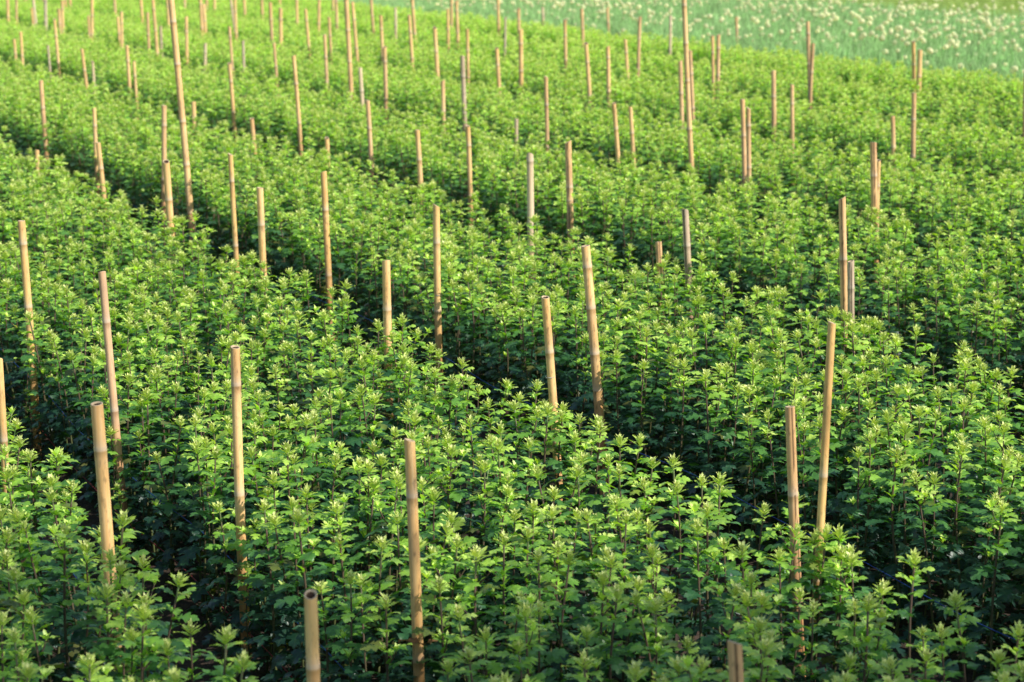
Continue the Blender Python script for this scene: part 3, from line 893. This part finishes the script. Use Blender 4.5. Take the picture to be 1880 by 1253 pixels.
# ------------------------------------------------------------------ onions in flower
def build_onion(seed):
    rnd = random.Random(seed)
    lv, hd = MB(), MB()
    H = rnd.uniform(0.62, 0.92)
    dx, dy = rnd.uniform(-0.05, 0.05), rnd.uniform(-0.05, 0.05)
    tube(lv, [(0, 0, 0), (dx * 0.3, dy * 0.3, H * 0.4), (dx, dy, H)], [0.007, 0.008, 0.004], 6, (0.5, rnd.random(), 0))
    for i in range(rnd.randint(5, 7)):
        a = rnd.uniform(0, 6.28); h = rnd.uniform(0.5, 0.8); s = rnd.uniform(0.03, 0.13)
        ca, sa = math.cos(a), math.sin(a)
        tube(lv, [(0.01 * ca, 0.01 * sa, 0), (s * 0.35 * ca, s * 0.35 * sa, h * 0.5), (s * 0.75 * ca, s * 0.75 * sa, h * 0.85), (s * ca, s * sa, h)],
             [0.006, 0.008, 0.006, 0.001], 5, (0.5, rnd.random(), 0))
    # head: globe of tiny florets
    R0 = rnd.uniform(0.020, 0.036); c = Vector((dx, dy, H + R0 * 0.7))
    n = 90
    for i in range(n):
        t = math.acos(1 - 2 * (i + 0.5) / n); p = 2.399963 * i
        d = Vector((math.sin(t) * math.cos(p), math.sin(t) * math.sin(p), math.cos(t) * 0.88))
        q = c + d * R0 * rnd.uniform(0.8, 1.1)
        s = R0 * 0.24
        a = d.orthogonal().normalized(); b = d.cross(a)
        vs = [tuple(q + d * s)] + [tuple(q + (a * math.cos(w) + b * math.sin(w)) * s) for w in (0.3, 2.4, 4.5)]
        hd.add(vs, [(0, 1, 2), (0, 2, 3), (0, 3, 1)], [(0.5, 0.5, 0)] * 4, [(0, 0)] * 4)
    return lv, hd
def build_onion_leafy(seed):
    rnd = random.Random(seed); lv = MB()
    for i in range(9):
        a = rnd.uniform(0, 6.28); h = rnd.uniform(0.5, 0.78); s = rnd.uniform(0.03, 0.16)
        ca, sa = math.cos(a), math.sin(a); ox, oy = rnd.uniform(-.04, .04), rnd.uniform(-.04, .04)
        tube(lv, [(ox, oy, 0), (ox + s * 0.35 * ca, oy + s * 0.35 * sa, h * 0.5), (ox + s * 0.75 * ca, oy + s * 0.75 * sa, h * 0.85), (ox + s * ca, oy + s * sa, h)],
             [0.006, 0.008, 0.006, 0.001], 5, (0.5, rnd.random(), 0))
    return lv
ONV = 6
OP = []; OW = []
for s in range(ONV):
    a, b = build_onion(700 + s)
    OP.append((a.mesh('onion_leaves', [M_ONION]), b.mesh('onion_head', [M_UMBEL])))
    w = MB(); w.add(a.v, a.f, a.c, a.uv, 0); w.add(b.v, b.f, b.c, b.uv, 1)
    OW.append(w.mesh('onion_whole', [M_ONION, M_UMBEL]))
for s in range(3):
    a = build_onion_leafy(800 + s)
    OW.append(a.mesh('onion_leafy', [M_ONION]))
onr = random.Random(21)
on_fl, on_lf = [], []
for iu in range(0, 56):
    for iv in range(0, 520):
        u = 15.05 + iu * 0.16 + onr.uniform(-0.05, 0.05); v = 14 + iv * 0.12 + onr.uniform(-0.05, 0.05)
        if u > 24.0: continue
        x, y, _ = P(u, v)
        if y < 8 or abs(x) > y * 0.2458 + 2.2: continue
        q = cam_project(x, y, 0.8)
        if not q or q[1] < -60: continue
        dens = 0.15 + 0.16 * noise.noise(Vector((u * 0.5, v * 0.3, 1)))
        (on_fl if onr.random() < dens else on_lf).append((x, y, q))
vis_on = sorted([p for p in on_fl if 0 < p[2][0] < 1880 and p[2][1] > -5], key=lambda p: p[2][2])
near_on = {id(p) for p in vis_on[:300]}
print('onions', len(on_fl), len(on_lf), 'visible flowering', len(vis_on))
pts, rots, scls, vids = [], [], [], []
for p in on_fl + on_lf:
    fl = len(pts) < 0
rest = []
for p in on_fl:
    x, y, q = p
    rot = (onr.uniform(-0.08, 0.08), onr.uniform(-0.08, 0.08), onr.uniform(0, 6.28)); s = onr.uniform(0.86, 1.12); vid = onr.randrange(ONV)
    if id(p) in near_on:
        root = empty('onion_plant', (x, y, 0.0)); root.rotation_euler = rot; root.scale = (s, s, s)
        link(bpy.data.objects.new('leaves', OP[vid][0]), root)
        link(bpy.data.objects.new('flower_head', OP[vid][1]), root)
        px = q[0]
        zone = 'near the right edge of the photo' if px > 1690 else ('between the two right-hand stake pairs' if px > 1490 else (
            'left of the leaning brown stake' if px > 1260 else 'left of the long tan pole'))
        tag(root, 'cream flowered onion plant behind the beds, ' + zone, 'onion plant', 'flowering onions ' + zone)
    else:
        pts.append((x, y, 0)); rots.append(rot); scls.append((s, s, s)); vids.append(vid)
for x, y, q in on_lf:
    s = onr.uniform(0.8, 1.1)
    pts.append((x, y, 0)); rots.append((onr.uniform(-0.1, 0.1), onr.uniform(-0.1, 0.1), onr.uniform(0, 6.28))); scls.append((s, s, s))
    vids.append(ONV + onr.randrange(3))
instancer('onion_field', OW, pts, rots, scls, vids, 'bluish green onion field dotted with cream flower heads at the top right', 'onion field')

# ------------------------------------------------------------------ bright grass beyond the onions
gr = random.Random(3); gm = []
for s in range(4):
    mb = MB()
    for i in range(22):
        a = gr.uniform(0, 6.28); h = gr.uniform(0.25, 0.55); ox, oy = gr.uniform(-.12, .12), gr.uniform(-.12, .12); w = 0.006
        ca, sa = math.cos(a), math.sin(a)
        vs = [(ox - sa * w, oy + ca * w, 0), (ox + sa * w, oy - ca * w, 0), (ox + ca * h * .15 - sa * w, oy + sa * h * .15 + ca * w, h * .6),
              (ox + ca * h * .15 + sa * w, oy + sa * h * .15 - ca * w, h * .6), (ox + ca * h * .4, oy + sa * h * .4, h)]
        mb.add(vs, [(0, 1, 3, 2), (2, 3, 4)], [(0.5, gr.random(), 0)] * 5, [(0, 0)] * 5)
    gm.append(mb.mesh('grass_tuft', [M_GRASS]))
pts, rots, scls, vids = [], [], [], []
for _ in range(16000):
    u = gr.uniform(24.1, 36); v = gr.uniform(20, 62); x, y, _z = P(u, v)
    if abs(x) > y * 0.2458 + 3: continue
    s = gr.uniform(0.8, 1.3)
    pts.append((x, y, 0)); rots.append((0, 0, gr.uniform(0, 6.28))); scls.append((s, s, s)); vids.append(gr.randrange(4))
instancer('grass', gm, pts, rots, scls, vids, 'strip of bright yellow green grass beyond the onion field', 'grass')

# ------------------------------------------------------------------ added trees, out of view to the right, to shade the foreground
M_BARK = simple_mat('bark', (0.10, 0.075, 0.05), 0.9, 18, 0.4, bump=0.02)
M_CROWN = simple_mat('tree foliage', (0.07, 0.12, 0.03), 0.6, 3, 0.4, tr=0.25)
def tree(x, y, h, rad, seed, label):
    tr = random.Random(seed)
    root = empty('added_shade_tree', (x, y, -0.02))
    tm = MB()
    tube(tm, [(0, 0, 0), (0.1, 0.05, h * 0.3), (0.0, 0.1, h * 0.6), (0.05, 0, h * 0.92)], [0.17, 0.13, 0.09, 0.03], 10)
    cl = []
    for i in range(26):
        z = h * tr.uniform(0.34, 0.95); a = tr.uniform(0, 6.28); l = rad * tr.uniform(0.35, 1.0) * (1.15 - 0.5 * abs(z / h - 0.6) * 2)
        e = (l * math.cos(a), l * math.sin(a), z + l * 0.25)
        tube(tm, [(0.03, 0.03, z * 0.93), (e[0] * 0.5, e[1] * 0.5, z), e], [0.05, 0.03, 0.01], 6); cl.append(e)
    link(bpy.data.objects.new('trunk', tm.mesh('tree_trunk', [M_BARK])), root)
    cm = MB()
    for e in cl:
        for _ in range(140):
            d = Vector((tr.gauss(0, 0.34), tr.gauss(0, 0.34), tr.gauss(0, 0.26))) + Vector(e)
            n = Vector((tr.gauss(0, 1), tr.gauss(0, 1), tr.gauss(0, 1))).normalized(); a = n.orthogonal().normalized(); b = n.cross(a); s = tr.uniform(0.035, 0.06)
            cm.add([tuple(d - a * s * 1.7), tuple(d + b * s), tuple(d + a * s * 1.7), tuple(d - b * s)], [(0, 1, 2, 3)], [(0.5, 0.5, 0)] * 4, [(0, 0)] * 4)
    link(bpy.data.objects.new('crown', cm.mesh('tree_crown', [M_CROWN])), root)
    tag(root, label, 'tree', 'unseen trees added for foreground shade')
tree(6.2, 0.35, 7.6, 1.9, 41, 'added unseen tree shading the near corner, the one closest to the beds')
tree(8.2, -0.8, 10.6, 2.1, 42, 'taller added unseen tree shading the foreground, farther right of the beds')

# ------------------------------------------------------------------ light, sky, camera
SUN_AZ = R(120)      # clockwise from the camera's forward direction (+Y)
SUN_EL = R(41)
w = bpy.data.worlds.new('World'); scene.world = w; w.use_nodes = True
nt = w.node_tree; nt.nodes.clear()
sky = nt.nodes.new('ShaderNodeTexSky'); sky.sky_type = 'NISHITA'; sky.sun_disc = False
sky.sun_elevation = SUN_EL; sky.sun_rotation = SUN_AZ
bg = nt.nodes.new('ShaderNodeBackground'); bg.inputs[1].default_value = 0.15
ow = nt.nodes.new('ShaderNodeOutputWorld')
nt.links.new(sky.outputs[0], bg.inputs[0]); nt.links.new(bg.outputs[0], ow.inputs[0])
sl = bpy.data.lights.new('sun', 'SUN'); sl.energy = 5.0; sl.angle = R(0.6); sl.color = (1.0, 0.96, 0.87)
so = link(bpy.data.objects.new('sun', sl))
sd = Vector((math.sin(SUN_AZ) * math.cos(SUN_EL), math.cos(SUN_AZ) * math.cos(SUN_EL), math.sin(SUN_EL)))
so.rotation_euler = (-sd).to_track_quat('-Z', 'Y').to_euler(); so.location = (6, 2, 12)

cam = bpy.data.cameras.new('camera'); co = link(bpy.data.objects.new('camera', cam))
cam.sensor_width = 36; cam.lens = 36 * 3825 / 1880
cam.clip_start = 0.1; cam.clip_end = 2000
co.location = (0, 0, CAM_H); co.rotation_euler = (math.pi / 2 - PITCH, 0, 0)
cam.dof.use_dof = True; cam.dof.focus_distance = 7.6; cam.dof.aperture_fstop = 4.8
scene.camera = co
scene.view_settings.view_transform = 'Standard'; scene.view_settings.look = 'None'
scene.view_settings.exposure = 0; scene.view_settings.gamma = 1
scene.render.engine = 'CYCLES'
scene.cycles.max_bounces = 8; scene.cycles.diffuse_bounces = 4; scene.cycles.transmission_bounces = 6
scene.cycles.use_denoising = True
